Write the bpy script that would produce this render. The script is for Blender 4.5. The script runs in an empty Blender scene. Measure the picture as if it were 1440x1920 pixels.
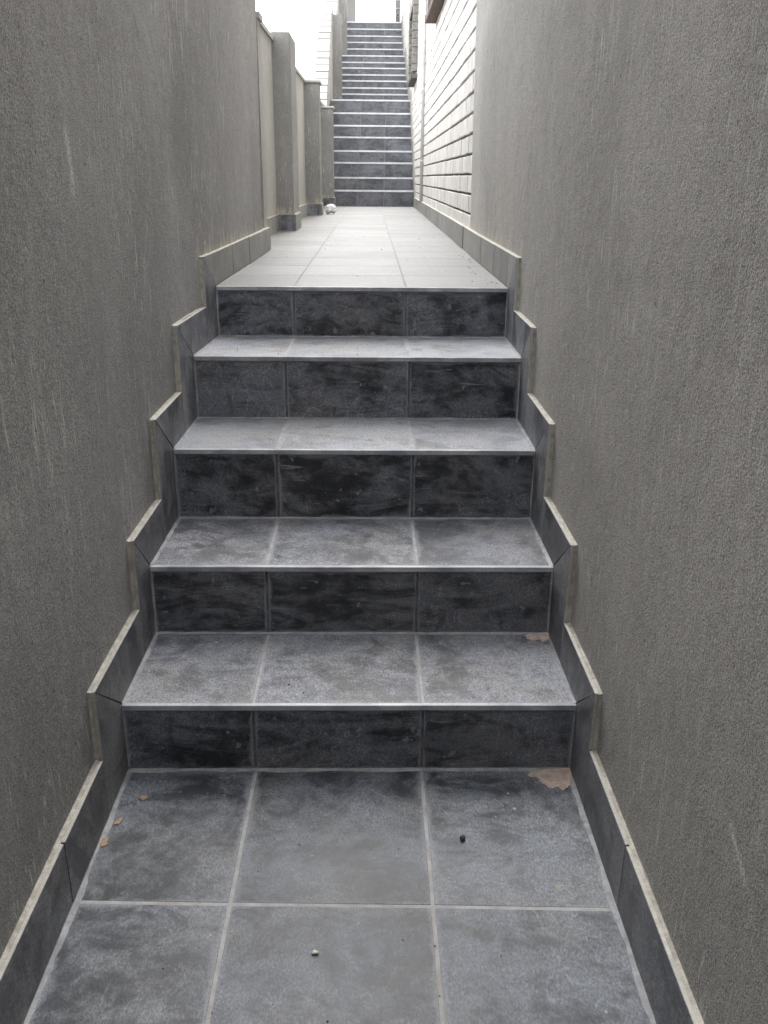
import bpy, bmesh, math, random
from mathutils import Vector, Matrix, noise as mnoise
random.seed(7)
C = bpy.context.scene
COL = C.collection
# ------------------------------------------------------------------ camera
f, p, yaw, roll, H = 1662.338, .36104, -.01726, .009, 1.3438
cam = bpy.data.cameras.new('camera'); co = bpy.data.objects.new('camera', cam); COL.objects.link(co)
right = Vector((math.cos(yaw), math.sin(yaw), 0)); fh = Vector((-math.sin(yaw), math.cos(yaw), 0)); zz = Vector((0, 0, 1))
fwd = fh*math.cos(p) - zz*math.sin(p); up = fh*math.sin(p) + zz*math.cos(p)
r2 = right*math.cos(roll) + up*math.sin(roll); u2 = -right*math.sin(roll) + up*math.cos(roll)
co.matrix_world = Matrix(((r2.x, u2.x, -fwd.x, 0), (r2.y, u2.y, -fwd.y, 0), (r2.z, u2.z, -fwd.z, H), (0, 0, 0, 1)))
cam.sensor_fit = 'HORIZONTAL'; cam.sensor_width = 36; cam.lens = f/1440*36
cam.clip_start = .02; cam.clip_end = 2000
C.camera = co
# ------------------------------------------------------------------ sky, sun, exposure
SUN_EL, SUN_AZ = math.radians(54), math.radians(8)
w = bpy.data.worlds.new('World'); C.world = w; w.use_nodes = True
nt = w.node_tree; nt.nodes.clear()
out = nt.nodes.new('ShaderNodeOutputWorld'); bg = nt.nodes.new('ShaderNodeBackground')
sky = nt.nodes.new('ShaderNodeTexSky'); sky.sky_type = 'NISHITA'; sky.sun_disc = False
sky.sun_elevation = SUN_EL; sky.sun_rotation = SUN_AZ
mx = nt.nodes.new('ShaderNodeMix'); mx.data_type = 'RGBA'; mx.inputs[0].default_value = .72
mx.inputs[7].default_value = (8.4, 8.35, 8.2, 1)                  # the cloud layer
nt.links.new(sky.outputs[0], mx.inputs[6]); nt.links.new(mx.outputs[2], bg.inputs[0])
bg.inputs[1].default_value = .15
nt.links.new(bg.outputs[0], out.inputs[0])
sl = bpy.data.lights.new('sun', 'SUN'); sl.energy = 1.2; sl.angle = math.radians(50); sl.color = (1, .96, .9)
so = bpy.data.objects.new('sun', sl); COL.objects.link(so)
sdir = Vector((math.sin(SUN_AZ)*math.cos(SUN_EL), math.cos(SUN_AZ)*math.cos(SUN_EL), math.sin(SUN_EL)))
so.rotation_euler = sdir.to_track_quat('Z', 'Y').to_euler(); so.location = (0, 8, 12)
C.view_settings.view_transform = 'Standard'; C.view_settings.look = 'None'
C.view_settings.gamma = 1; C.view_settings.use_curve_mapping = False
C.view_settings.exposure = 2.03
C.render.engine = 'CYCLES'
C.cycles.max_bounces = 8; C.cycles.diffuse_bounces = 6
# ------------------------------------------------------------------ node helpers
class NT:
    def __init__(s, name):
        s.m = bpy.data.materials.new(name); s.m.use_nodes = True; s.t = s.m.node_tree; s.t.nodes.clear()
        s.out = s.t.nodes.new('ShaderNodeOutputMaterial'); s.b = s.t.nodes.new('ShaderNodeBsdfPrincipled')
        s.t.links.new(s.b.outputs[0], s.out.inputs[0])
    def n(s, typ, **kw):
        k = s.t.nodes.new('ShaderNode'+typ)
        for a, v in kw.items(): setattr(k, a, v)
        return k
    def put(s, sock, v):
        if hasattr(v, 'links') or isinstance(v, bpy.types.NodeSocket): s.t.links.new(v, sock)
        else:
            if isinstance(v, (tuple, list)) and len(v) == 3 and len(sock.default_value) == 4: v = tuple(v)+(1,)
            sock.default_value = v
    def math(s, op, a, b=0.0, c=None, clamp=False):
        k = s.n('Math', operation=op, use_clamp=clamp); s.put(k.inputs[0], a); s.put(k.inputs[1], b)
        if c is not None: s.put(k.inputs[2], c)
        return k.outputs[0]
    def vmath(s, op, a, b):
        k = s.n('VectorMath', operation=op); s.put(k.inputs[0], a); s.put(k.inputs[1], b); return k.outputs[0]
    def noise(s, vec, scale, detail=4, rough=.55, dist=0):
        k = s.n('TexNoise'); s.put(k.inputs['Vector'], vec); k.inputs['Scale'].default_value = scale
        k.inputs['Detail'].default_value = detail; k.inputs['Roughness'].default_value = rough
        k.inputs['Distortion'].default_value = dist; return k.outputs['Fac']
    def step(s, v, a, b, lo=0., hi=1.):
        k = s.n('MapRange', interpolation_type='SMOOTHSTEP'); s.put(k.inputs[0], v)
        for i, q in enumerate((a, b, lo, hi)): s.put(k.inputs[i+1], q)
        return k.outputs[0]
    def mix(s, f_, a, b, blend='MIX'):
        k = s.n('Mix', data_type='RGBA', blend_type=blend); s.put(k.inputs[0], f_); s.put(k.inputs[6], a); s.put(k.inputs[7], b)
        return k.outputs[2]
    def rnd(s, off=37.0):
        oi = s.n('ObjectInfo'); cb = s.n('CombineXYZ')
        for i, m_ in enumerate((1., 1.7, 2.3)): s.put(cb.inputs[i], s.math('MULTIPLY', oi.outputs['Random'], off*m_))
        tc = s.n('TexCoord'); return s.vmath('ADD', tc.outputs['Object'], cb.outputs[0]), oi.outputs['Random']
    def pos(s): return s.n('TexCoord').outputs['Object']
    def scl(s, v, sc, rot=None):
        k = s.n('Mapping'); s.put(k.inputs[0], v); k.inputs['Scale'].default_value = sc
        if rot: k.inputs['Rotation'].default_value = rot
        return k.outputs[0]
    def bump(s, h, strength, dist, normal=None):
        k = s.n('Bump'); k.inputs['Strength'].default_value = strength; k.inputs['Distance'].default_value = dist
        s.put(k.inputs['Height'], h)
        if normal is not None: s.t.links.new(normal, k.inputs['Normal'])
        return k.outputs[0]
    def fin(s, col, rough, normal=None, **kw):
        s.put(s.b.inputs['Base Color'], col); s.put(s.b.inputs['Roughness'], rough)
        if normal is not None: s.t.links.new(normal, s.b.inputs['Normal'])
        for k, v in kw.items(): s.put(s.b.inputs[k.replace('_', ' ')], v)
        return s.m

def slate(name, dark, lite, dust, amt, haze, edge_w, wipe=(3.4, 5, 5), scratch=.5, rough=.42, edge_s=1.0):
    """fired slate-look tile under dried grout dust; edge distances (m) come from two UV layers"""
    t = NT(name); P, R = t.rnd()
    n1 = t.noise(P, 3.2, 8, .66, .8); n2 = t.noise(P, 15, 7, .68, .5); n3 = t.noise(t.scl(P, (1, .55, 1)), 300, 3, .75)
    ws = t.noise(t.scl(P, wipe, (.5, .3, .9)), 1.7, 7, .66, 2.2)
    cloud = t.math('ADD', t.math('MULTIPLY', n1, .55), t.math('MULTIPLY', n2, .45))
    col = t.mix(t.step(cloud, .40, .60), dark, lite)
    m1 = t.step(t.math('ADD', t.math('MULTIPLY', n1, .40), t.math('ADD', t.math('MULTIPLY', ws, .42), t.math('MULTIPLY', n2, .18))), .415, .565)
    m = t.math('MULTIPLY_ADD', m1, amt, haze)
    # curved strokes of the sponge
    rg = t.math('ABSOLUTE', t.math('SUBTRACT', t.noise(t.scl(P, (1.3, 1, 1.4), (.4, .9, .2)), 5.5, 3, .5, 2.6), .5))
    rg = t.math('MULTIPLY', t.step(rg, .0, .022, 1., 0.), t.math('MULTIPLY', t.step(n1, .46, .58), .38*amt/.5))
    m = t.math('ADD', m, rg)
    # soft dark patches where the dust was wiped or wetted away
    wet = t.step(t.noise(P, 6.5, 4, .6, 1.2), .60, .68)
    m = t.math('MULTIPLY', m, t.math('MULTIPLY_ADD', wet, -.55, 1.))
    # speckled pick-up of the dust on the grain
    n4 = t.noise(t.scl(P, (1, .5, 1)), 240, 5, .8)
    m = t.math('MULTIPLY', m, t.step(n4, .34, .66, .42, 1.5))
    ds = []
    for l in ('near_edge', 'far_edge'):
        sx = t.n('SeparateXYZ'); t.put(sx.inputs[0], t.n('UVMap', uv_map=l).outputs[0]); ds += [sx.outputs[0], sx.outputs[1]]
    d = t.math('MINIMUM', t.math('MINIMUM', ds[0], ds[1]), t.math('MINIMUM', ds[2], ds[3]))
    en = t.noise(P, 8, 6, .7)
    wd = t.math('MULTIPLY', t.step(en, .36, .70, .12, 1.0), edge_w)
    em = t.math('MULTIPLY', t.math('SUBTRACT', 1.25, t.math('DIVIDE', d, wd), clamp=True), .85*edge_s)
    em = t.math('MULTIPLY', em, t.step(n4, .3, .6, .7, 1.1))
    m = t.math('MAXIMUM', m, em)
    # stray pale scratches and dried drops
    sc = t.step(t.noise(t.scl(P, (3, 26, 26), (.3, .8, .4)), 3.2, 3, .5, .8), .66, .71, 0, scratch)
    dr = t.step(t.noise(P, 34, 2, .5), .69, .715, 0, scratch)
    m = t.math('MAXIMUM', m, t.math('MAXIMUM', sc, dr), clamp=True)
    dc = t.mix(t.step(t.noise(P, 5, 3), .42, .62), dust, tuple(c*k for c, k in zip(dust, (1.03, .99, .92))))
    col = t.mix(m, col, dc)
    g = t.math('MAXIMUM', t.math('MULTIPLY_ADD', n3, 1.9, .05), .2)
    gv = t.n('CombineXYZ')
    tone = t.math('MULTIPLY', g, t.math('MULTIPLY_ADD', R, .24, .88))
    for i in range(3): t.put(gv.inputs[i], tone)
    col = t.mix(1., col, gv.outputs[0], 'MULTIPLY')
    nb = t.bump(n3, .4, .0012); nb = t.bump(n2, .15, .004, nb)
    return t.fin(col, t.math('MULTIPLY_ADD', m, .25, rough), nb)

def plaster(name, a, b, splash=True, grain=1.0, scuffs=()):
    t = NT(name); P = t.pos()
    n1 = t.noise(P, 1.3, 5, .55, .4); n2 = t.noise(t.scl(P, (5, 5, 1.4)), 1.2, 6, .6)
    n3 = t.noise(P, 420, 3, .75); n5 = t.noise(P, 170, 3, .65); n6 = t.noise(P, 22, 4, .6)
    col = t.mix(t.step(t.math('MULTIPLY_ADD', n1, .72, t.math('MULTIPLY', n2, .28)), .34, .66), a, b)
    gv = t.n('CombineXYZ')
    g = t.math('ADD', t.math('MULTIPLY', t.math('SUBTRACT', n3, .5), 3.6*grain), t.math('MULTIPLY', t.math('SUBTRACT', n5, .5), .7*grain))
    g = t.math('MAXIMUM', t.math('ADD', g, t.math('MULTIPLY_ADD', n6, .3, .85)), .3)
    for i in range(3): t.put(gv.inputs[i], g)
    col = t.mix(1., col, gv.outputs[0], 'MULTIPLY')
    # run marks of dried cement wash and fine trowel scratches
    area = t.step(t.noise(P, 1.1, 3), .46, .66)
    st = t.math('MULTIPLY', t.step(t.noise(t.scl(P, (26, 26, 3.0), (.06, 0, 0)), 1.5, 5, .66), .54, .66), t.math('MULTIPLY', area, t.step(n5, .35, .6)))
    s2 = t.math('MULTIPLY', t.step(t.noise(t.scl(P, (120, 120, 13), (.12, 0, .1)), 1.0, 2, .5, .4), .635, .675), .8)
    s3 = t.math('MULTIPLY', t.step(t.noise(t.scl(P, (230, 230, 60), (.2, 0, -.15)), 1.0, 1, .5), .66, .72), .45)
    s2 = t.math('MAXIMUM', t.math('MULTIPLY', s2, t.step(t.noise(P, 2.3, 2), .42, .60)), s3)
    mk = t.math('MAXIMUM', t.math('MULTIPLY', st, .68), s2)
    col = t.mix(mk, col, (.62, .61, .57))
    sxy = t.n('SeparateXYZ'); t.put(sxy.inputs[0], P)
    for (y0, z0, y1, z1, wd_, amt_, c_) in scuffs:                  # single scuffs: along a short line, broken up by the grain
        L = math.hypot(y1-y0, z1-z0); ty, tz = (y1-y0)/L, (z1-z0)/L
        dy = t.math('SUBTRACT', sxy.outputs[1], y0); dz = t.math('SUBTRACT', sxy.outputs[2], z0)
        al = t.math('DIVIDE', t.math('ADD', t.math('MULTIPLY', dy, ty), t.math('MULTIPLY', dz, tz)), L)
        ac = t.math('ABSOLUTE', t.math('ADD', t.math('SUBTRACT', t.math('MULTIPLY', dz, ty), t.math('MULTIPLY', dy, tz)), t.math('MULTIPLY', t.math('SUBTRACT', n6, .5), wd_*1.5)))
        ea = t.math('MULTIPLY', t.step(al, -.15, .3), t.step(al, .8, 1.2, 1., 0.))
        k_ = t.math('MULTIPLY', t.math('MULTIPLY', ea, t.step(ac, 0., wd_, 1., 0.)), t.step(n5, .38, .56, .15, 1.))
        col = t.mix(t.math('MULTIPLY', k_, amt_), col, c_)
    # dark pits
    pit = t.step(t.noise(P, 75, 2, .5), .70, .74)
    col = t.mix(t.math('MULTIPLY', pit, .6), col, (.05, .05, .048))
    if splash:                                                      # grout splashes just above the skirting of the landing
        sx = t.n('SeparateXYZ'); t.put(sx.inputs[0], P)
        hgt = t.math('DIVIDE', t.math('SUBTRACT', sx.outputs[2], 1.09), .085)
        sp = t.math('SUBTRACT', t.noise(t.scl(P, (34, 34, 7)), 1., 4, .65), t.math('MULTIPLY_ADD', hgt, .20, .40))
        far = t.step(sx.outputs[1], 3.0, 3.1)
        k = t.math('MULTIPLY', t.math('MULTIPLY', t.step(sp, 0, .12), far), t.step(t.noise(P, 160, 3), .38, .55))
        col = t.mix(t.math('MULTIPLY', k, .85), col, (.60, .54, .43))
    nb = t.bump(n3, .8, .002); nb = t.bump(n5, .7, .003, nb); nb = t.bump(n6, .4, .008, nb); nb = t.bump(n1, .5, .03, nb)
    return t.fin(col, .92, nb, Specular_IOR_Level=.25)

def simple(name, c, rough=.7, var=.25, scale=30, bump=.3, bdist=.002, metallic=0., c2=None, fine=200):
    t = NT(name); P, R = t.rnd(11)
    n = t.noise(P, scale, 5, .6); n2 = t.noise(P, fine, 3, .6)
    c2 = c2 or tuple(x*(1-var) for x in c)
    col = t.mix(t.step(n, .35, .65), c, c2)
    gv = t.n('CombineXYZ')
    tn = t.math('MULTIPLY', t.math('MULTIPLY_ADD', n2, .5, .75), t.math('MULTIPLY_ADD', R, .16, .92))
    for i in range(3): t.put(gv.inputs[i], tn)
    col = t.mix(1., col, gv.outputs[0], 'MULTIPLY')
    nb = t.bump(t.math('ADD', n, n2), bump, bdist)
    return t.fin(col, rough, nb, Metallic=metallic)

M = {}
DUST = (.30, .305, .325)
M['floor'] = slate('slate_floor', (.022, .026, .033), (.064, .072, .084), (.255, .275, .315), .52, .08, .028, scratch=.4)
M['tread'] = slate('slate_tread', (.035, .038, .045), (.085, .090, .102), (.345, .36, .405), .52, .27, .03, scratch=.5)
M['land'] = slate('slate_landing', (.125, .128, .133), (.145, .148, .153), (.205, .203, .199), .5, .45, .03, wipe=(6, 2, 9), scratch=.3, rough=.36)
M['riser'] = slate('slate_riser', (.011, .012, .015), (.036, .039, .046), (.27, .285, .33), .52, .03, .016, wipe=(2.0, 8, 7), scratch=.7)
M['tread_pale'] = slate('slate_tread_dusty', (.06, .063, .072), (.12, .126, .14), (.37, .385, .425), .42, .52, .03, scratch=.4)
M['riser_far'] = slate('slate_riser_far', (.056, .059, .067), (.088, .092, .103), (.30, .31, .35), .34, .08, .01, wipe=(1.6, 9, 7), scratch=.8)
M['skirt'] = slate('slate_skirting', (.045, .046, .051), (.095, .097, .104), (.31, .32, .35), .6, .15, .008, wipe=(9, 3, 1.5), scratch=.3)
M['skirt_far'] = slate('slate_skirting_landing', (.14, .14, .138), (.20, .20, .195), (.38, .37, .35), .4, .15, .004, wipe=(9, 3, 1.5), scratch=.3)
M['body'] = simple('tile_cut_edge', (.50, .48, .435), .85, .2, 40, .4)
M['mortar'] = simple('grey_mortar', (.52, .495, .44), .95, .35, 35, .6, .003)
M['grout'] = simple('tile_grout', (.44, .445, .455), .9, .35, 24, .6, .002, c2=(.34, .325, .31))
M['grout_land'] = simple('landing_grout', (.30, .30, .295), .9, .3, 45, .6, .002)
M['grout_dk'] = simple('riser_grout', (.27, .27, .285), .9, .4, 30, .6, .002)
M['core'] = simple('stair_concrete', (.25, .24, .22), .95)
M['nosing'] = simple('aluminium_nosing', (.50, .51, .54), .45, .4, 9, .3, .001, metallic=.15, c2=(.27, .28, .31))
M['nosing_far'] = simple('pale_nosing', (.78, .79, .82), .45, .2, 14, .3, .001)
M['plL'] = plaster('grey_plaster', (.272, .265, .258), (.355, .347, .338), scuffs=((1.893, 1.43, 1.90, 1.31, .022, .55, (.85, .83, .78)), (2.50, 1.72, 2.54, 1.665, .004, .9, (.06, .06, .058)),
    (3.90, 1.87, 3.88, 1.82, .008, .8, (.85, .83, .78)), (3.70, 1.61, 3.66, 1.49, .012, .5, (.85, .83, .78)), (2.83, 1.215, 2.82, 1.13, .0035, .8, (.85, .83, .78)), (2.745, 1.80, 2.75, 1.75, .006, .7, (.85, .83, .78))))
M['plR'] = plaster('grey_plaster_warm', (.35, .336, .316), (.445, .428, .403), scuffs=((1.004, .505, .93, .46, .012, .75, (.85, .83, .78)), (1.30, .856, 1.26, .826, .003, .7, (.85, .83, .78)), (1.43, .45, 1.41, .40, .010, .4, (.85, .83, .78)),
    (1.26, 1.01, 1.25, .99, .003, .9, (.85, .83, .78)), (1.95, .92, 1.94, .86, .012, .4, (.85, .83, .78))))
M['plG'] = plaster('taupe_plaster', (.35, .34, .315), (.43, .416, .386), True, .6)
M['plP'] = plaster('grey_pillar_plaster', (.235, .23, .218), (.30, .293, .28), True, .6)
M['brick'] = simple('white_painted_brick', (.70, .675, .635), .8, .16, 9, .5, .003, fine=120)
M['perp'] = simple('painted_mortar', (.66, .635, .59), .85, .2, 40, .5)
M['joint'] = simple('raked_grey_mortar', (.17, .16, .15), .95, .3, 60, .6)
M['gbrick'] = simple('bare_grey_brick', (.26, .25, .235), .9, .3, 25, .6, .003)
M['sill'] = simple('brown_sill_brick', (.155, .115, .095), .85, .4, 20, .5, .003, c2=(.10, .08, .07))
M['sill_grey'] = simple('grey_sill_brick', (.115, .105, .095), .85, .4, 20, .5, .003)
M['coping'] = simple('white_coping_brick', (.36, .35, .33), .8, .15, 12, .5)
M['cap'] = simple('cement_coping', (.42, .40, .37), .9, .2, 20, .4)
M['pvc'] = simple('grey_pvc', (.30, .305, .315), .6, .1, 8, .05)
M['conduit'] = simple('painted_conduit', (.62, .60, .59), .45, .15, 8, .05)
M['plastic'] = simple('white_plastic', (.82, .82, .80), .35, .06, 20, .2)
M['sand'] = simple('dry_sand', (.70, .56, .48), 1., .35, 60, .9, .003, c2=(.52, .41, .345), fine=420)
M['fillet'] = simple('corner_grout', (.40, .405, .42), .9, .3, 26, .5, .002, c2=(.27, .275, .29))
M['chip'] = simple('clay_chip', (.40, .29, .22), .95, .3, 80, .6)
M['stone_d'] = simple('dark_stone', (.10, .10, .10), .6, .5, 120, .8)
M['stone_w'] = simple('white_stone', (.62, .62, .55), .7, .2, 120, .5)
M['earth'] = simple('bare_earth', (.22, .17, .12), 1., .4, .6, .5, .05, fine=9)
t = NT('window_glass'); t.fin((.03, .035, .04), .06); M['glass'] = t.m
M['frame'] = simple('dark_window_frame', (.06, .055, .05), .5, .2, 20, .1)
# ------------------------------------------------------------------ object helpers
def link(name, me, parent=None, mats=()):
    for m in mats: me.materials.append(M[m] if isinstance(m, str) else m)
    o = bpy.data.objects.new(name, me); COL.objects.link(o)
    if parent: o.parent = parent
    return o
def tag(o, label=None, cat=None, group=None, kind=None):
    for k, v in (('label', label), ('category', cat), ('group', group), ('kind', kind)):
        if v: o[k] = v
    return o
def empty(name, label=None, cat=None, group=None, kind=None):
    o = bpy.data.objects.new(name, None); o.empty_display_size = .1; COL.objects.link(o)
    return tag(o, label, cat, group, kind)
def uv_edges(bm):
    l1 = bm.loops.layers.uv.new('near_edge'); l2 = bm.loops.layers.uv.new('far_edge')
    for fc in bm.faces:
        n = fc.normal; ax = max(range(3), key=lambda i: abs(n[i])); o = [i for i in range(3) if i != ax]
        lo = [min(v.co[i] for v in bm.verts) for i in o]; hi = [max(v.co[i] for v in bm.verts) for i in o]
        for lp in fc.loops:
            c = lp.vert.co
            lp[l1].uv = (c[o[0]]-lo[0], c[o[1]]-lo[1]); lp[l2].uv = (hi[0]-c[o[0]], hi[1]-c[o[1]])
def hexa(bm, pts):
    """pts: 4 of one face then the 4 matching ones of the opposite face"""
    v = [bm.verts.new(q) for q in pts]
    for a in ((0, 1, 2, 3), (7, 6, 5, 4), (0, 4, 5, 1), (1, 5, 6, 2), (2, 6, 7, 3), (3, 7, 4, 0)): bm.faces.new([v[i] for i in a])
    return v
def box(bm, x0, x1, y0, y1, z0, z1):
    return hexa(bm, [(x0, y0, z0), (x0, y1, z0), (x1, y1, z0), (x1, y0, z0), (x0, y0, z1), (x0, y1, z1), (x1, y1, z1), (x1, y0, z1)])
def finish(bm, name, parent, mats, bevel=0., uv=False, matfn=None):
    bmesh.ops.recalc_face_normals(bm, faces=bm.faces)
    if bevel: bmesh.ops.bevel(bm, geom=list(bm.edges), offset=bevel, segments=1, affect='EDGES')
    bm.normal_update()
    if uv: uv_edges(bm)
    if matfn:
        for fc in bm.faces: fc.material_index = matfn(fc)
    me = bpy.data.meshes.new(name); bm.to_mesh(me); bm.free()
    return link(name, me, parent, mats)
def mkbox(name, parent, mats, *a, bevel=0., uv=False, **kw):
    bm = bmesh.new(); box(bm, *a); return finish(bm, name, parent, mats, bevel, uv, **kw)
def lin(pts):
    def g(y):
        if y <= pts[0][0]: a, b = pts[0], pts[1]
        elif y >= pts[-1][0]: a, b = pts[-2], pts[-1]
        else:
            for a, b in zip(pts, pts[1:]):
                if a[0] <= y <= b[0]: break
        return a[1] + (b[1]-a[1])*(y-a[0])/(b[0]-a[0])
    return g
def yz(bm, poly, fa, fb):
    """prism: outline in the Y-Z plane, between x=fa(y) and x=fb(y)"""
    A = [bm.verts.new((fa(y), y, z)) for y, z in poly]; B = [bm.verts.new((fb(y), y, z)) for y, z in poly]
    bm.faces.new(A); bm.faces.new(B[::-1]); n = len(poly)
    for i in range(n): bm.faces.new((A[i], B[i], B[(i+1) % n], A[(i+1) % n]))
def mkyz(name, parent, mats, poly, fa, fb, bevel=0., uv=False, matfn=None):
    bm = bmesh.new(); yz(bm, poly, fa, fb); return finish(bm, name, parent, mats, bevel, uv, matfn)
def floor_tile(parent, x0a, x1a, x0b, x1b, ya, yb, z, mat, g=.0032, name='floor_tile', dy=(0, 0, 0, 0), th=.009):
    """quad tile: front edge x0a..x1a at ya, back edge x0b..x1b at yb"""
    t_ = random.uniform(-.0006, .0006)
    q = [(x0a+g, ya+g+dy[0], z+t_), (x1a-g, ya+g+dy[1], z-t_), (x1b-g, yb-g+dy[2], z+t_*.5), (x0b+g, yb-g+dy[3], z)]
    bm = bmesh.new(); hexa(bm, [(a, b, c-th) for a, b, c in q]+q)
    return finish(bm, name, parent, [mat], .0011, True)
# ------------------------------------------------------------------ plan of the alley (metres)
J1, J2 = -.273, .127
YK = [1.79474, 2.14288, 2.49604, 2.85283, 3.23228]
ZK = [.18279, .38152, .59613, .80065, .97703]
Z5 = .97703; YE = 12.559
XL = lin([(0, -.5835), (1.795, -.5795), (2.14, -.5780), (2.496, -.573), (2.853, -.5675), (3.05, -.556), (3.232, -.547), (4.93, -.5285)])
XR = lin([(0, .489), (1.795, .489), (2.5, .486), (3.232, .4905), (12.56, .571), (14.59, .591), (16, .608), (21.3, .622)])
XG = lin([(4.93, -.682), (6.6, -.672), (12.3, -.628)])             # face of the garden wall beyond the tall wall
T_ = .29
YA = [YE+T_*i for i in range(8)]
ZA = [1.1806, 1.342, 1.534, 1.692, 1.8806, 2.0474, 2.23, 2.4266]
YB = [16.0+.32*i for i in range(7)]
ZB = [2.6191, 2.7389, 2.8751, 2.9991, 3.1364, 3.2601, 3.4023]
YC = [19.2+.32*i for i in range(5)]
ZC = [3.6656, 3.82, 3.974, 4.1406, 4.3105]
def level(y):
    z = 0
    for a, b in zip(YK+YA+YB+YC, ZK+ZA+ZB+ZC):
        if y >= a-.001: z = b
    return z
# ------------------------------------------------------------------ ground sheet (earth that climbs with the alley)
bm = bmesh.new()
gx = [-400, -60, -8, -3, -.95, -.85, 1.3, 3, 8, 60, 400]; gy = [-400, -40, 0, 1.7, 3.2, 5, 9, 12.5, 14.8, 16, 18.2, 20.6, 24, 60, 400]
zz_ = lin([(-400, -.35), (1.7, -.35), (3.4, .5), (12.5, .55), (15, 1.9), (16, 1.95), (20.6, 3.7), (24, 3.8), (400, 3.8)])
vs = [[bm.verts.new((x, y, (min(zz_(y), .3) if x < -.9 else zz_(y))-.1)) for x in gx] for y in gy]
for i in range(len(gy)-1):
    for j in range(len(gx)-1): bm.faces.new((vs[i][j], vs[i][j+1], vs[i+1][j+1], vs[i+1][j]))
tag(finish(bm, 'ground', None, ['earth']), kind='structure')
# ------------------------------------------------------------------ lower floor
lower = tag(mkbox('lower_floor', None, ['grout'], -.62, .53, -2.2, 1.80, -.12, -.0008), kind='structure')
skew = [.012, .004, -.004, -.014]
xs = [None, J1, J2, None]
rows = [1.79474, 1.363, .947, .53, .11, -.31, -.73, -1.15]
for r in range(7):
    ya, yb = rows[r+1], rows[r]
    for c in range(3):
        a0 = XL(ya) if c == 0 else xs[c]; a1 = XR(ya) if c == 2 else xs[c+1]
        b0 = XL(yb) if c == 0 else xs[c]; b1 = XR(yb) if c == 2 else xs[c+1]
        s0, s1 = (skew[c], skew[c+1])
        top = r == 0
        floor_tile(lower, a0, a1, b0, b1, ya, yb, 0, 'floor', .0038, dy=(s0, s1, 0 if top else s1, 0 if top else s0))
# ------------------------------------------------------------------ stairs
def flight(root, ys, zs, yend, xl, xr, j1, j2, z_before, riser, tread, oh=.009, last_tread=False, grout='grout_dk', trim=.012):
    zb = z_before
    for k, (y, z) in enumerate(zip(ys, zs)):
        ynext = ys[k+1] if k+1 < len(ys) else yend
        q1, q2 = j1(y), j2(y)
        x0, x1 = xl(y), xr(y)
        # concrete core with the grout face
        cb = mkbox('step_core', root, [grout], x0-.012, x1+.012, y+.0062, ynext+.0062 if ynext > y else y+.2, zb-.05, z-.0095)
        # risers
        for a, b in ((x0+.001, q1), (q1, q2), (q2, x1-.001)):
            g0 = .0034 if a == q1 or a == q2 else .0008; g1 = .0034 if b == q1 or b == q2 else .0008
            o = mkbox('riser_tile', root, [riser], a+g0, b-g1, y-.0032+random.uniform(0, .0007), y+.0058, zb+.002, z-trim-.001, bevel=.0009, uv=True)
        if last_tread or k+1 < len(ys):
            mkbox('tread_bed', root, ['grout'], x0-.012, x1+.012, y+.004, ynext+.004, z-.0094, z-.0008)
            for i, (a, b) in enumerate(((x0, q1), (q1, q2), (q2, x1))):
                bb = j1(ynext) if i == 0 else j2(ynext) if i == 1 else xr(ynext)
                ba = xl(ynext) if i == 0 else j1(ynext) if i == 1 else j2(ynext)
                floor_tile(root, a, b, ba, bb, y-.001, ynext-.004, z, (tread if k < 2 or tread != 'tread' else 'tread_pale'), .0032 if i else .0030, 'tread_tile')
        # metal edge trim: a face plate with a thin raised lip
        bm = bmesh.new()
        yf = y-oh
        prof = [(yf, z-trim), (y-.0034, z-trim), (y-.0034, z-.0012), (y+.001, z-.0012), (y+.001, z+.0012), (yf+.0006, z+.0012), (yf-.0006, z), (yf, z-.0015)]
        N = 10
        A = []
        for i in range(N+1):
            x = x0+.001+(x1-x0-.002)*i/N; w_ = mnoise.noise((x*4, y*9, 0))*.0007
            A.append([bm.verts.new((x, yy+w_, zz2+w_*.6)) for yy, zz2 in prof])
        n = len(prof)
        for i in range(N):
            for j in range(n): bm.faces.new((A[i][j], A[i][(j+1) % n], A[i+1][(j+1) % n], A[i+1][j]))
        bm.faces.new(A[0]); bm.faces.new(A[-1][::-1])
        finish(bm, 'nosing_strip', root, ['nosing' if zs[0] < .5 else 'nosing_far'])
        zb = z
cst = lambda v: (lambda y: v)
st1 = empty('staircase', 'lower flight of five dark slate-tiled steps nearest the camera', 'staircase')
flight(st1, YK, ZK, 3.236, XL, XR, cst(J1), cst(J2), 0, 'riser', 'tread')
# ------------------------------------------------------------------ long landing
landing = tag(mkbox('landing', None, ['grout_land'], -.70, .60, 3.245, YE+.02, .75, Z5-.0005), kind='structure')
yy = [3.2315]
while yy[-1] < YE-.1: yy.append(yy[-1]+.404)
yy[-1] = YE-.004
for r in range(len(yy)-1):
    a, b = yy[r], yy[r+1]
    for c in range(3):
        fl = (lambda y: XL(y)) if b < 4.95 else (lambda y: XG(y)+.02)
        a0 = fl(a) if c == 0 else xs[c]; a1 = XR(a) if c == 2 else xs[c+1]
        b0 = fl(b) if c == 0 else xs[c]; b1 = XR(b) if c == 2 else xs[c+1]
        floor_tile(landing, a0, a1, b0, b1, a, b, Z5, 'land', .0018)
XF = lin([(12.5, -.585), (22, -.60)])
st2 = empty('staircase', 'flight of eight dark tiled steps rising from the far end of the pale landing', 'staircase')
flight(st2, YA, ZA, 16.0, XF, XR, lin([(12.56, -.181), (14.59, -.14)]), lin([(12.56, .177), (14.59, .223)]), Z5, 'riser_far', 'land', trim=.02, last_tread=True)
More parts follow.
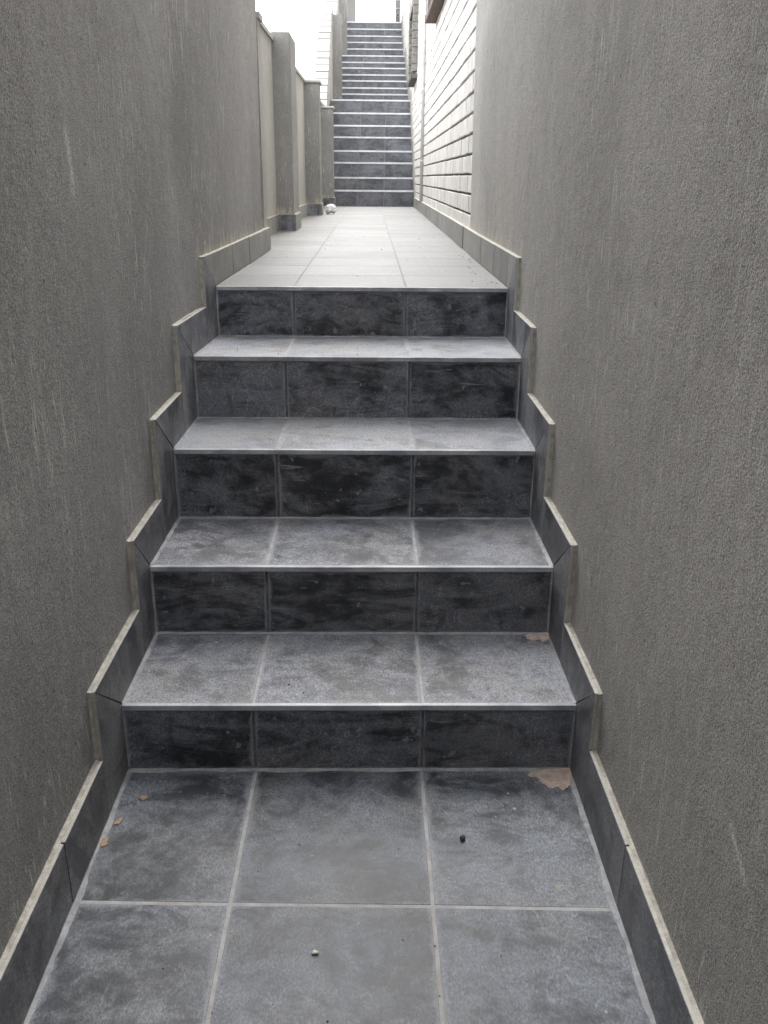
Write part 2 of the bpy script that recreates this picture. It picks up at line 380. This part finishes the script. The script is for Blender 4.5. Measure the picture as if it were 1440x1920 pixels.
st3 = empty('staircase', 'flight of seven narrow-looking tiled steps above the first distant one, between two pillars', 'staircase')
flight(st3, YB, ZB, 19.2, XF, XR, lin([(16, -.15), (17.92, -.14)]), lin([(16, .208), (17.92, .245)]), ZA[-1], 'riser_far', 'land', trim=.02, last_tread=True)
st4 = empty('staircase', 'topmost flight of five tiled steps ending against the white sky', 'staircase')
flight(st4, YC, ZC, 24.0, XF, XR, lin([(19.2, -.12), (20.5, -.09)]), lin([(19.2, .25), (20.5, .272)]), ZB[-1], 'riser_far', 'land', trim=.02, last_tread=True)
def fillet(root, p0, p1, inward, z, seed, w=.009, h=.004, upward=(0, 0, 1)):
    """smeared grout along an inner corner: from the wall foot p0-p1, spreading 'inward' over the tiles"""
    p0, p1, iv, uv_ = Vector(p0), Vector(p1), Vector(inward), Vector(upward); L = (p1-p0).length; n = max(4, int(L/.012)); A = []
    bm = bmesh.new()
    for i in range(n+1):
        q = p0+(p1-p0)*i/n; t_ = i*.012
        k = w*max(.25, 1+.9*mnoise.noise((t_*9, seed, 0))+.35*mnoise.noise((t_*45, seed, 2)))
        A.append((bm.verts.new(q+uv_*h*(.8+.5*mnoise.noise((t_*20, seed, 5)))), bm.verts.new(q+iv*k*.5+uv_*.0014), bm.verts.new(q+iv*k+uv_*.0003), bm.verts.new(q-uv_*.001)))
    for a, b in zip(A, A[1:]):
        for k in range(3): bm.faces.new((a[k], a[k+1], b[k+1], b[k]))
    return finish(bm, 'grout_smear', root, ['fillet'])
sd_ = 0
for k in range(5):
    y0 = YK[k-1] if k else 0; zf = ZK[k-1] if k else 0
    ya = YK[k]-.0035
    fillet(st1 if k else lower, (XL(ya), ya, zf+.001), (XR(ya), ya, zf+.001), (0, -1, 0), zf, k*3.1, .008 if k else .010)
    for fx_, s_ in ((XL, 1), (XR, -1)):
        ys0 = YK[k-1]-.002 if k else -1.0
        m = [ys0+(ya-ys0)*i/4 for i in range(5)]
        for a, b in zip(m, m[1:]):
            sd_ += 1
            fillet(st1 if k else lower, (fx_(a), a, zf+.001), (fx_(b), b, zf+.001), (s_, 0, 0), zf, k*3.1+s_*7+a, .010 if k == 0 else .007)
        fillet(st1, (fx_(ya), ya, zf+.002), (fx_(ya), ya, ZK[k]-.014), (s_, 0, 0), zf, k*2.3+s_*5, .004, .002, (0, -1, 0))
# ------------------------------------------------------------------ tall plaster walls and their stepped skirting
TH = .0085                                                         # tile thickness
def skirt_piece(root, poly, fin_, side, mat, gap=.0020, cut=False):
    """side -1: left wall. slate on the face to the alley, pale cut body elsewhere"""
    cy = sum(q[0] for q in poly)/len(poly); cz = sum(q[1] for q in poly)/len(poly)
    pl = [(y+(gap if y < cy else -gap), z+(gap if z < cz else 0)) for y, z in poly]
    j = random.uniform(-.0008, .0008)
    if mat == 'skirt_far': gap = .0055; j = random.uniform(-.0028, .0018)
    fa = lambda y: fin_(y)-side*j; fb = lambda y: fin_(y)+side*TH
    return mkyz('skirting_tile', root, [mat, 'body'], pl, fa, fb, .0008, True, lambda fc: 1 if fc.normal.z > .8 or (cut and fc.normal.y < -.8) else 0)
def bead(root, path, f_in, f_out, side, amp=.0022, name='mortar_bead', down=.03, mat='mortar'):
    """irregular mortar filling between tile and plaster, following the outline of the skirting"""
    bm = bmesh.new(); pts = []
    for (a, b) in zip(path, path[1:]):
        L = math.hypot(b[0]-a[0], b[1]-a[1]); n = max(1, int(L/.012))
        for i in range(n): pts.append((a[0]+(b[0]-a[0])*i/n, a[1]+(b[1]-a[1])*i/n, (b[0]-a[0])/L, (b[1]-a[1])/L))
    L = math.hypot(path[-1][0]-path[-2][0], path[-1][1]-path[-2][1])
    pts.append((path[-1][0], path[-1][1], (path[-1][0]-path[-2][0])/L, (path[-1][1]-path[-2][1])/L))
    ring = []
    for (y, z, ty, tz) in pts:
        ny, nz = -tz, ty                                            # outward: up / to the camera
        e = amp*(.8*mnoise.noise((y*22, z*22, side))+.25*mnoise.noise((y*90, z*90, 3)))
        e2 = amp*mnoise.noise((y*16, z*16, side+5))
        sp_ = .0015+max(0., mnoise.noise((y*12, z*12, side+9)))*.022+max(0., mnoise.noise((y*60, z*60, side+2)))*.006
        xi = f_in(y)-side*.0002; xo = f_out(y)+side*.004; xm = f_out(y)-side*(.0004+max(0, e2)*1.1)
        ring.append([bm.verts.new((xi, y-ny*down, z-nz*down)), bm.verts.new((xi, y+ny*(e-.001), z+nz*(e-.001))),
                     bm.verts.new((xm, y+ny*(e*.6+.0008), z+nz*(e*.6+.0008))), bm.verts.new((xo, y+ny*sp_, z+nz*sp_)), bm.verts.new((xo, y-ny*down, z-nz*down))])
    for a, b in zip(ring, ring[1:]):
        for j in range(4): bm.faces.new((a[j], a[j+1], b[j+1], b[j]))
    o = finish(bm, name, root, [mat]); return o
def stepped(root, side, ys, zs, z0, dd, hh, fx, off, ystart, yend, lower_cuts, upper_cuts, mat, mat2, bead_on=True):
    """band of skirting tiles along floor z0, up the steps and along the landing"""
    path = [(ystart, z0+hh[0]), (ys[0]-dd[0], z0+hh[0])]
    cuts = [ystart]+lower_cuts+[ys[0]-dd[0]]
    for a, b in zip(cuts, cuts[1:]): skirt_piece(root, [(a, z0), (b, z0), (b, z0+hh[0]), (a, z0+hh[0])], fx, side, mat)
    zb = z0
    for k, (y, z) in enumerate(zip(ys, zs)):
        d = dd[k]; h = hh[k+1]
        skirt_piece(root, [(y-d, zb), (y, zb), (y, z), (y-d, z+h)], fx, side, mat, cut=True)
        e = ys[k+1]-dd[k+1] if k+1 < len(ys) else None
        if e: skirt_piece(root, [(y, z), (e, z), (e, z+h), (y-d, z+h)], fx, side, mat)
        else:
            cuts = [y]+upper_cuts+[yend]
            for i, (a, b) in enumerate(zip(cuts, cuts[1:])):
                skirt_piece(root, [(a, z), (b, z), (b, z+h), (a-(d if i == 0 else 0), z+h)], fx, side, mat2)
        path += [(y-d, z+h), ((e if e else yend), z+h)]
        zb = z
    if bead_on: bead(root, path, lambda y: fx(y)+side*TH, lambda y: fx(y)+side*off, side)
    return path
WO = .0165
def wallface(name, root, mat, ys, ends, fx, xo):
    zt = lambda y, z: z+(4.8-y)*.24 if z == ends[-1][0] else z  # unseen tops rise toward the camera, shaped to darken the near alley
    bm = bmesh.new(); g = []
    for z, ye in ends: g.append([bm.verts.new((fx(y), y, zt(y, z))) for y in ys+[ye]])
    h = [[bm.verts.new((xo, y, zt(y, z))) for y in (ys[0], ye)] for z, ye in ends]
    n = len(ys)+1
    for i in range(len(ends)-1):
        for j in range(n-1): bm.faces.new((g[i][j], g[i][j+1], g[i+1][j+1], g[i+1][j]))
        bm.faces.new((g[i][-1], h[i][1], h[i+1][1], g[i+1][-1])); bm.faces.new((g[i][0], g[i+1][0], h[i+1][0], h[i][0]))
        bm.faces.new((h[i][0], h[i+1][0], h[i+1][1], h[i][1]))
    bm.faces.new(g[-1]+[h[-1][1], h[-1][0]]); bm.faces.new(g[0][::-1]+[h[0][0], h[0][1]])
    return finish(bm, name, root, [mat])
wallL = empty('rendered_wall', 'tall dark grey rendered wall along the left of the lower steps', 'wall')
WLx = lambda y: XL(y)-WO
ZTOPL, ZTOPR = 3.1, 4.0
wallface('plaster_face', wallL, 'plL', [-2.2, 0, 1.2, 1.795, 2.14, 2.496, 2.853, 3.05, 3.232, 4.0], [(-.4, 4.68), (1.1, 4.70), (2.3, 4.80), (ZTOPL, 4.80)], WLx, -.83)
stepped(wallL, -1, YK, ZK, 0, [.170, .130, .178, .2, .165], [.150, .137, .123, .134, .127, .114], XL, WO, -2.1,
        4.93, [-.73, -.31, .11, .53, .947, 1.368], [3.35, 3.652, 4.119, 4.586], 'skirt', 'skirt_far')
wallR = empty('rendered_wall', 'tall grey-brown rendered wall along the right of the lower steps, ending at the white bricks', 'wall')
WRx = lambda y: XR(y)+WO
wallface('plaster_face', wallR, 'plR', [-2.2, 0, 1.2, 1.795, 2.14, 2.496, 2.853, 3.232, 4.0], [(-.4, 4.80), (1.12, 4.86), (2.17, 4.99), (ZTOPR, 5.2)], WRx, .80)
stepped(wallR, 1, YK, ZK, 0, [.145, .165, .165, .15, .16], [.156, .118, .130, .124, .121, .119], XR, WO, -2.1,
        4.87, [-.73, -.31, .11, .53, .947, 1.35], [3.2835, 3.6846, 4.1525, 4.6184], 'skirt', 'skirt_far')
shade_w = tag(mkbox('shade_wall', None, ['plR'], -.82, .79, -2.5, -2.21, -.4, 5.2), 'unseen wall added behind the camera to darken the near end of the alley', 'wall')  # added out of view to keep light from behind off risers and floor
# ------------------------------------------------------------------ garden wall with pillars, left of the landing
gar = empty('garden_wall', 'low taupe rendered garden wall with three pillars left of the landing', 'wall')
mkyz('plaster_stub', gar, ['plG'], [(4.803, .6), (4.93, .6), (4.93, 2.05), (4.803, 2.05)], lambda y: XL(y)-WO, lambda y: -.90)
mkyz('coping', gar, ['cap'], [(4.803, 2.051), (4.945, 2.051), (4.945, 2.078), (4.803, 2.078)], lambda y: XL(y)-WO+.012, lambda y: -.91)
mkyz('wall_panel', gar, ['plG'], [(4.931, .6), (12.9, .6), (12.9, 2.195), (4.931, 2.195)], lambda y: XG(y), lambda y: XG(y)-.2)
mkyz('coping', gar, ['cap'], [(4.931, 2.196), (12.92, 2.196), (12.92, 2.222), (4.931, 2.222)], lambda y: XG(y)+.014, lambda y: XG(y)-.215)
def pillar(root, y0, y1, x0, x1, zb, zt, cap=None, mat='plP', sk=.112):
    bm = bmesh.new(); box(bm, x0, x1, y0, y1, zb-.1, zt)
    bmesh.ops.recalc_face_normals(bm, faces=bm.faces)
    ed = [e for e in bm.edges if abs((e.verts[0].co-e.verts[1].co).z) > .5 or min(e.verts[0].co.z, e.verts[1].co.z) > zt-.01]
    bmesh.ops.bevel(bm, geom=ed, offset=.004, segments=2, affect='EDGES')
    o = finish(bm, 'pillar', root, [mat])
    if cap: mkbox('cap', o, ['cap'], x0-.01, x1+.016, y0-.018, y1+.018, zt+.001, zt+cap, bevel=.006)
    s = .014
    mkbox('skirting_tile', o, ['skirt', 'body'], x0-.02, x1+s, y0-s, y0-s+TH, zb, zb+sk, bevel=.0008, uv=True, matfn=lambda fc: 0 if abs(fc.normal.y) > .8 else 1)
    mkbox('skirting_tile', o, ['skirt_far', 'body'], x1+s-TH, x1+s, y0-s+TH+.001, y1+.002, zb, zb+sk, bevel=.0008, uv=True, matfn=lambda fc: 0 if abs(fc.normal.x) > .8 else 1)  # paler copy of the front tile: side light put into the colour
    mkbox('mortar_bead', o, ['mortar'], x0-.02, x1+s-TH-.0005, y0-s+TH+.001, y0+.004, zb, zb+sk+.003)
    mkbox('mortar_bead', o, ['mortar'], x1-.004, x1+s-TH-.0006, y0+.004, y1, zb, zb+sk+.004)
    return o
pillar(gar, 6.70, 7.18, -.675, -.546, Z5, 2.250)
pillar(gar, 9.46, 9.72, -.655, -.503, Z5, 2.187, .028)
pillar(gar, 12.20, 12.42, -.635, -.477, Z5, 2.143, .028)
for a, b in ((4.95, 5.4), (5.4, 5.8), (5.8, 6.25), (6.25, 6.69), (7.2, 7.6), (7.6, 8.0), (8.0, 8.4), (8.4, 8.8), (8.8, 9.2), (9.2, 9.45), (9.74, 10.1), (10.1, 10.5), (10.5, 10.9), (10.9, 11.3), (11.3, 11.7), (11.7, 12.19)):
    skirt_piece(gar, [(a, Z5), (b, Z5), (b, Z5+.112), (a, Z5+.112)], lambda y: XG(y)+.0195, -1, 'skirt_far')
for a, b in ((4.94, 6.69), (7.2, 9.45), (9.74, 12.19)):
    bead(gar, [(a, Z5+.112), (b, Z5+.112)], lambda y: XG(y)+.0195-TH, lambda y: XG(y), -1)
# ------------------------------------------------------------------ raked boundary wall by the far flights
rak = empty('raked_wall', 'sloping taupe boundary wall with white brick coping left of the far steps', 'wall')
top = [(12.93, 2.16), (13.42, 2.18), (15.64, 3.72), (17.5, 3.80), (19.7, 5.25), (24, 5.3)]
mkyz('plaster_face', rak, ['plG'], [(12.93, .4), (24, .4)]+top[::-1], lambda y: -.612, lambda y: -.79)
cop = top[1:5]
cnt = 0
for (a, b) in zip(top, top[1:]):
    L = math.hypot(b[0]-a[0], b[1]-a[1]); n = max(1, round(L/.185)); ty, tz = (b[0]-a[0])/L, (b[1]-a[1])/L
    for i in range(n):
        s0, s1 = L*i/n+.012, L*(i+1)/n-.012
        bm = bmesh.new(); hh_ = .075+random.uniform(-.003, .003); e = random.uniform(-.003, .003)
        q = [(a[0]+ty*s-tz*h_, a[1]+tz*s+ty*h_) for s, h_ in ((s0, .004), (s1, .004), (s1, hh_), (s0, hh_))]
        yz(bm, q, lambda y: -.608+e, lambda y: -.80+e); finish(bm, 'coping_brick', rak, ['coping'], .003)
    q = [(a[0]-tz*h_+ty*s, a[1]+ty*h_+tz*s) for s, h_ in ((0, .001), (L, .001), (L, .066), (0, .066))]
    mkyz('mortar_bed', rak, ['joint'], q, lambda y: -.616, lambda y: -.792)
pillar(rak, 15.90, 16.12, -.62, -.472, ZA[-1], 3.745, None)
pillar(rak, 19.10, 19.32, -.615, -.462, ZB[-1], 4.95, None)
pillar(rak, 22.5, 22.72, -.60, -.345, ZC[-1], 5.6, None)
# ------------------------------------------------------------------ house wall of white bricks, right
house = empty('brick_house', 'white painted brick house wall with dark raked joints beyond the rendered right wall', 'house')
HX = lambda y: XR(y)+.020
ZHO = 4.9
CO, Z0, PITCH, BL = .0992, 1.0645, .0992, .235
wins = [(12.62, 13.66, 2.655, 3.30), (7.1, 8.50, 2.705, 3.75)]        # clear openings y0,y1,z0,z1
def inwin(y0, y1, z0, z1, m=.0):
    return any(y1 > w_[0]-m and y0 < w_[1]+m and z1 > w_[2]-m and z0 < w_[3]+m for w_ in wins)
# mortar backing with openings
bm = bmesh.new()
ycuts = [4.80, wins[1][0], wins[1][1], wins[0][0], wins[0][1], 21.15]
for i in range(5):
    a, b = ycuts[i], ycuts[i+1]
    zr = [(.5, ZHO)]
    for w_ in wins:
        if abs(a-w_[0]) < 1e-6: zr = [(.5, w_[2]), (w_[3], ZHO)]
    for z0, z1 in zr: yz(bm, [(a, z0), (b, z0), (b, z1), (a, z1)], lambda y: HX(y)+.013, lambda y: HX(y)+.25)
finish(bm, 'mortar_backing', house, ['joint'])
bricks = []
nrow = int((ZHO-Z0)/PITCH)
for r in range(nrow):
    z0 = Z0+r*PITCH+.0065; z1 = Z0+(r+1)*PITCH-.0065
    y = 4.78+(.5 if r % 2 else 0)*BL-.1
    while y < 21.1:
        a, b = max(y, 4.80), min(y+BL-.0035, 21.14); y += BL
        if b-a < .03 or z1 < level(a)-.05: continue
        pieces = [(a, b)]
        for w_ in wins:
            if z1 > w_[2]+.01 and z0 < w_[3]-.01:
                np_ = []
                for (c, d) in pieces:
                    if d <= w_[0] or c >= w_[1]: np_.append((c, d))
                    else:
                        if c < w_[0]-.02: np_.append((c, w_[0]-.002))
                        if d > w_[1]+.02: np_.append((w_[1]+.002, d))
                pieces = np_
        for c, d in pieces: bricks.append((c, d, z0, z1))
def vis_size(b): return (b[3]-b[2])*(b[1]-b[0])/((b[0]+.2)**3) * (1 if (b[2]-H)/(b[0]) < .20 else .02)
bricks.sort(key=vis_size, reverse=True)
def brick_geo(bm, b, fine):
    a, c, z0, z1 = b; j = random.uniform(-.0018, .0018)
    if fine:
        N = 5; rows_ = []
        for i in range(N+1):
            y = a+(c-a)*i/N; n0 = mnoise.noise((y*14, z0*50, 0))*.0045; n1 = mnoise.noise((y*14, z1*50, 4))*.0035
            rows_.append([bm.verts.new((HX(y)+.02, y, z0+n0)), bm.verts.new((HX(y)+.003+j, y, z0+n0)), bm.verts.new((HX(y)+j, y, z0+n0+.003)),
                          bm.verts.new((HX(y)+j, y, z1+n1-.003)), bm.verts.new((HX(y)+.003+j, y, z1+n1)), bm.verts.new((HX(y)+.02, y, z1+n1))])
        for p_, q_ in zip(rows_, rows_[1:]):
            for k in range(5): bm.faces.new((p_[k], p_[k+1], q_[k+1], q_[k]))
        bm.faces.new(rows_[0][::-1]); bm.faces.new(rows_[-1])
    else:
        n0 = random.uniform(-.003, .003)
        yz(bm, [(a, z0+n0), (c, z0+n0*.5), (c, z1+n0*.5), (a, z1)], lambda y: HX(y)+j, lambda y: HX(y)+.02)
for b in bricks[:300]:
    bm = bmesh.new(); brick_geo(bm, b, True); finish(bm, 'brick', house, ['brick'])
bm = bmesh.new()
for b in bricks[300:]: brick_geo(bm, b, False)
tag(finish(bm, 'far_bricks', house, ['brick']), kind='stuff')
# flush painted mortar in the upright joints
bm = bmesh.new()
for b in bricks: yz(bm, [(b[1]-.001, b[2]+.001), (b[1]+.0045, b[2]+.001), (b[1]+.0045, b[3]-.001), (b[1]-.001, b[3]-.001)], lambda y: HX(y)+.0035, lambda y: HX(y)+.02)
tag(finish(bm, 'upright_joints', house, ['perp']), kind='stuff')
# skirting of the landing along the bricks
cuts = [4.875, 5.079, 5.43, 5.78, 6.1, 6.449, 6.8]
while cuts[-1] < YE-.5: cuts.append(cuts[-1]+.38)
cuts[-1] = YE-.152
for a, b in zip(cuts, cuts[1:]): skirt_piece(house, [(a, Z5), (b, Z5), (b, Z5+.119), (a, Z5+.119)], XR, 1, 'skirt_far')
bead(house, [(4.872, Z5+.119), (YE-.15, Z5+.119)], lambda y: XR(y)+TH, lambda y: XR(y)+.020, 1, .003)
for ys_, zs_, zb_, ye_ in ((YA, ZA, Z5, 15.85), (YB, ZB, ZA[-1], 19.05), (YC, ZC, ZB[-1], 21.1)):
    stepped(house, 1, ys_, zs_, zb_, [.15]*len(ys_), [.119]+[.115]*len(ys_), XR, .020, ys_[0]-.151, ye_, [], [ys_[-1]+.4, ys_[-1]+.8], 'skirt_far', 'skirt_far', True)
# windows with projecting brick surrounds
def window(y0, y1, z0, z1, sillmat):
    w_ = empty('window'); w_.parent = house; w_.location = (0, 0, 0)
    xw = HX((y0+y1)/2)
    mkbox('pane', w_, ['glass'], xw+.125, xw+.131, y0, y1, z0, z1)
    bm = bmesh.new()
    for a in ((y0, y0+.045, z0, z1), (y1-.045, y1, z0, z1), (y0+.045, y1-.045, z0, z0+.045), (y0+.045, y1-.045, z1-.045, z1), ((y0+y1)/2-.02, (y0+y1)/2+.02, z0+.045, z1-.045)):
        box(bm, xw+.10, xw+.124, *a)
    finish(bm, 'frame', w_, ['frame'])
    pr = .075
    n = round((z1-z0+.10)/.098); hz = (z1-z0+.10)/n
    for yy0, yy1 in ((y0-.10, y0), (y1, y1+.10)):
        for i in range(n):
            e = random.uniform(-.004, .004)
            mkbox('surround_brick', w_, ['gbrick'], xw-pr+e, xw+.012, yy0+e, yy1, z0-.05+i*hz+.004, z0-.05+(i+1)*hz-.004, bevel=.004)
        mkbox('reveal', w_, ['gbrick'], xw+.0125, xw+.099, yy0+.05 if yy0 < y0-.05 else yy1-.1+.002, yy0+.098 if yy0 < y0-.05 else yy1-.05, z0, z1)
        mkbox('surround_mortar', w_, ['joint'], xw-pr+.010, xw+.012, yy0+.008, yy1-.006, z0-.048, z1+.048)
    m = round((y1-y0+.2)/.095); hy = (y1-y0+.2)/m
    for i in range(m):
        a, b = y0-.1+i*hy+.004, y0-.1+(i+1)*hy-.004
        e = random.uniform(-.003, .003)
        bm = bmesh.new()
        hexa(bm, [(xw-pr-.012+e, a, z0-.125), (xw+.01, a, z0-.125), (xw+.01, b, z0-.125), (xw-pr-.012+e, b, z0-.125),
                  (xw-pr-.012+e, a, z0-.075), (xw+.01, a, z0-.055), (xw+.01, b, z0-.055), (xw-pr-.012+e, b, z0-.075)])
        finish(bm, 'sill_brick', w_, [sillmat], .004)
        mkbox('lintel_brick', w_, ['gbrick'], xw-pr+e, xw+.012, a, b, z1+.054, z1+.150, bevel=.004)
    mkbox('sill_mortar', w_, ['joint'], xw-pr+.004, xw+.009, y0-.097, y1+.097, z0-.12, z0-.075)
    mkbox('lintel_mortar', w_, ['joint'], xw-pr+.012, xw+.0115, y0-.095, y1+.095, z1+.052, z1+.145)
window(*wins[0], 'sill_grey'); window(*wins[1], 'sill')
# ------------------------------------------------------------------ pipes
def tube(bm, pts, r, seg=14):
    rings = []
    for i, q in enumerate(pts):
        q = Vector(q); d = (Vector(pts[min(i+1, len(pts)-1)])-Vector(pts[max(i-1, 0)])).normalized()
        a = d.orthogonal().normalized(); b = d.cross(a)
        rings.append([bm.verts.new(q+(a*math.cos(2*math.pi*k/seg)+b*math.sin(2*math.pi*k/seg))*(r[i] if isinstance(r, list) else r)) for k in range(seg)])
    for A, B in zip(rings, rings[1:]):
        for k in range(seg): bm.faces.new((A[k], A[(k+1) % seg], B[(k+1) % seg], B[k]))
    bm.faces.new(rings[0]); bm.faces.new(rings[-1][::-1])
def smooth(o):
    for p_ in o.data.polygons: p_.use_smooth = len(p_.vertices) == 4
    return o
cd = empty('conduit', 'slim pale upright pipe fixed to the white bricks between the two windows', 'pipe')
cx = HX(10.35)-.017
bm = bmesh.new(); tube(bm, [(cx, 10.35, Z5+.10), (cx, 10.35, 5.2)], .017); smooth(finish(bm, 'pipe', cd, ['conduit']))
for z in (1.5, 2.2, 2.9, 3.6):
    mkbox('clip', cd, ['conduit'], cx-.021, cx+.018, 10.328, 10.372, z, z+.018, bevel=.003)
dp = empty('drain_pipe', 'grey plastic drain pipe with round access eye at the top of the steps', 'pipe')
bm = bmesh.new(); tube(bm, [(.566, 21.32, 4.32), (.566, 21.32, 6.2)], .053, 20); smooth(finish(bm, 'pipe', dp, ['pvc']))
for z in (4.36, 4.66, 4.81):
    bm = bmesh.new(); tube(bm, [(.566, 21.32, z), (.566, 21.32, z+.004), (.566, 21.32, z+.03), (.566, 21.32, z+.034)], [.055, .060, .060, .055], 20); smooth(finish(bm, 'collar', dp, ['pvc']))
bm = bmesh.new(); tube(bm, [(.562, 21.30, 4.555), (.562, 21.235, 4.555)], .040, 20); o = finish(bm, 'access_eye', dp, ['pvc'])
bm = bmesh.new(); tube(bm, [(.562, 21.236, 4.555), (.562, 21.228, 4.555)], .022, 16); finish(bm, 'screw_cap', o, ['frame'])
# ------------------------------------------------------------------ litter and small stones
def blob(name, mat, loc, r, squash=(1, 1, .7), amp=.3, sub=2, seed=0, crumple=0):
    bm = bmesh.new(); bmesh.ops.create_icosphere(bm, subdivisions=sub, radius=1)
    for v in bm.verts:
        n = v.co.copy()
        k = 1+amp*mnoise.noise(n*1.6+Vector((seed, 0, 0)))
        if crumple: k += crumple*(abs(mnoise.noise(n*3.1+Vector((seed, 5, 0))))*2-.5)+crumple*.6*mnoise.noise(n*7+Vector((0, seed, 0)))
        v.co = Vector((n.x*squash[0], n.y*squash[1], n.z*squash[2]))*k*r
    zmin = min(v.co.z for v in bm.verts)
    for v in bm.verts: v.co.z -= zmin
    o = finish(bm, name, None, [mat]); o.location = loc
    for p_ in o.data.polygons: p_.use_smooth = not crumple
    return o
o = blob('plastic_wrap', 'plastic', (-.425, 9.80, Z5), .056, (1.2, .9, .8), .35, 4, 3, .2)
tag(o, 'crumpled white plastic scrap lying beside the second landing pillar', 'litter')
tag(blob('pebble', 'stone_d', (.2032, 1.546, .0), .0062, (1, 1, .9), .25, 3, 1), 'dark round pebble on the right-hand floor tile nearest the bottom step', 'pebble')
tag(blob('pebble', 'stone_w', (-.0983, 1.246, .0), .0052, (1.3, .8, .6), .5, 2, 2), 'small angular white stone chip on the middle tile at the bottom', 'stone chip')
def flake(loc, r, seed, mat='chip', th=.0025, name='clay_flake', n=26, jag=.55, asp=1.0, rot=0):
    bm = bmesh.new(); A = []; B = []; 
    for i in range(n):
        a = 2*math.pi*i/n; k = r*(1+jag*mnoise.noise((math.cos(a)*1.3+seed, math.sin(a)*1.3, 0))+.45*jag*mnoise.noise((math.cos(a)*4+seed, math.sin(a)*4, 7)))
        x, y = math.cos(a)*k*asp, math.sin(a)*k
        x, y = x*math.cos(rot)-y*math.sin(rot), x*math.sin(rot)+y*math.cos(rot)
        A.append(bm.verts.new((x, y, 0))); B.append(bm.verts.new((x*.93, y*.93, th)))
    c = bm.verts.new((0, 0, th*1.15))
    for i in range(n):
        j = (i+1) % n; bm.faces.new((A[i], A[j], B[j], B[i])); bm.faces.new((B[i], B[j], c))
    o = finish(bm, name, None, [mat]); o.location = loc; return o
tag(flake((-.5185, 1.688, .0003), .0085, 11, asp=1.2), 'pinkish clay flake farthest back on the left floor tile, apart from the skirting', 'flake')
tag(flake((-.556, 1.605, .0003), .0125, 21, asp=.6, rot=-.5), 'middle clay flake of three, just off the left skirting', 'flake')
tag(flake((-.5685, 1.540, .0003), .014, 31, asp=.7, rot=-.3), 'clay flake touching the left skirting, nearest the front', 'flake')
def heap(xc, yc, z, w, d, seed, lb):
    """thin sand film filling the corner (xc, yc): runs left along the riser and forward along the skirting"""
    bm = bmesh.new(); N, K = 90, 5; R_ = []
    c = bm.verts.new((0, 0, .004))
    for i in range(N+1):
        a = math.pi+math.pi/2*i/N
        k = (abs(math.cos(a))**4*w + abs(math.sin(a))**4*d*.8 + .95*min(w, d)*abs(math.sin(2*a)))*(1+.30*mnoise.noise((i*.07, seed, 0))+.07*mnoise.noise((i*.33, seed, 3)))
        R_.append([bm.verts.new((math.cos(a)*k*q, math.sin(a)*k*q, .0035*(1-q)**.6+.0004+.0005*mnoise.noise((i*.5, q*6, seed)))) for q in (.3, .55, .8, 1)])
    for A, B in zip(R_, R_[1:]):
        bm.faces.new((c, A[0], B[0]))
        for q in range(3): bm.faces.new((A[q], A[q+1], B[q+1], B[q]))
    o = finish(bm, 'sand_patch', None, ['sand']); o.location = (xc, yc, z); tag(o, lb, kind='stuff')
heap(.4885, 1.7905, .0004, .085, .060, 3.3, 'patch of spilled reddish sand in the right corner below the bottom step')
heap(.4870, 2.138, ZK[0]+.0004, .06, .034, 8.1, 'small smear of sand in the right back corner of the first tread')
# dried mortar drops on the tiles, as one object
bm = bmesh.new()
for x, y, z, r in ((.3324, 1.647, 0, .004), (.325, 1.700, 0, .0028), (.3847, 1.407, 0, .0062), (.285, 1.62, 0, .0022), (-.2995, 1.29, 0, .003), (-.41, 2.09, ZK[0], .007), (.19, 2.085, ZK[0], .005),
                   (-.12, 1.50, 0, .0018), (.02, 1.33, 0, .0016), (.20, 2.40, ZK[1], .003), (-.40, 2.36, ZK[1], .0025), (.41, 1.12, 0, .003), (-.2, .98, 0, .002)):
    n = 12; R_ = [bm.verts.new((x+math.cos(a*6.283/n)*r*(1+.4*mnoise.noise((a*.9, x*50, 0))), y+math.sin(a*6.283/n)*r*(1+.4*mnoise.noise((a*.9, x*50, 5))), z+.0003)) for a in range(n)]
    c = bm.verts.new((x, y, z+.0003+r*.3))
    for a in range(n): bm.faces.new((R_[a], R_[(a+1) % n], c))
tag(finish(bm, 'mortar_drops', None, ['mortar']), 'small pale dried mortar drops on the lower tiles', kind='stuff')
# loose grit, one scatter
bm = bmesh.new()
def grit(x, y, z, s):
    v = [bm.verts.new((x+random.uniform(-s, s), y+random.uniform(-s, s), z+q)) for q in (0, 0, 0)]+[bm.verts.new((x, y, z+s*1.2))]
    for i in range(3): bm.faces.new((v[i], v[(i+1) % 3], v[3]))
for _ in range(170):
    y = random.uniform(.4, 1.76); grit(random.uniform(-.55, .47), y, .0002, random.choice((.0012, .0018, .0028)))
for _ in range(140):
    k = random.randrange(4); y = random.uniform(YK[k]+.02, YK[k+1]-.02); grit(random.uniform(-.54, .46), y, ZK[k]+.0002, random.choice((.0012, .002, .003)))
for _ in range(150):
    y = random.uniform(3.3, 9); x = random.choice((random.uniform(-.5, .47), XR(y)-abs(random.gauss(0, .05))-.01)); grit(x, y, Z5+.0002, random.choice((.0015, .0025, .0035)))
for _ in range(120): grit(.45+random.gauss(0, .03), 1.757+random.gauss(0, .015), .0015, .0018)
tag(finish(bm, 'grit', None, ['stone_d']), 'loose dark grit and crumbs scattered over the tiles', kind='stuff')
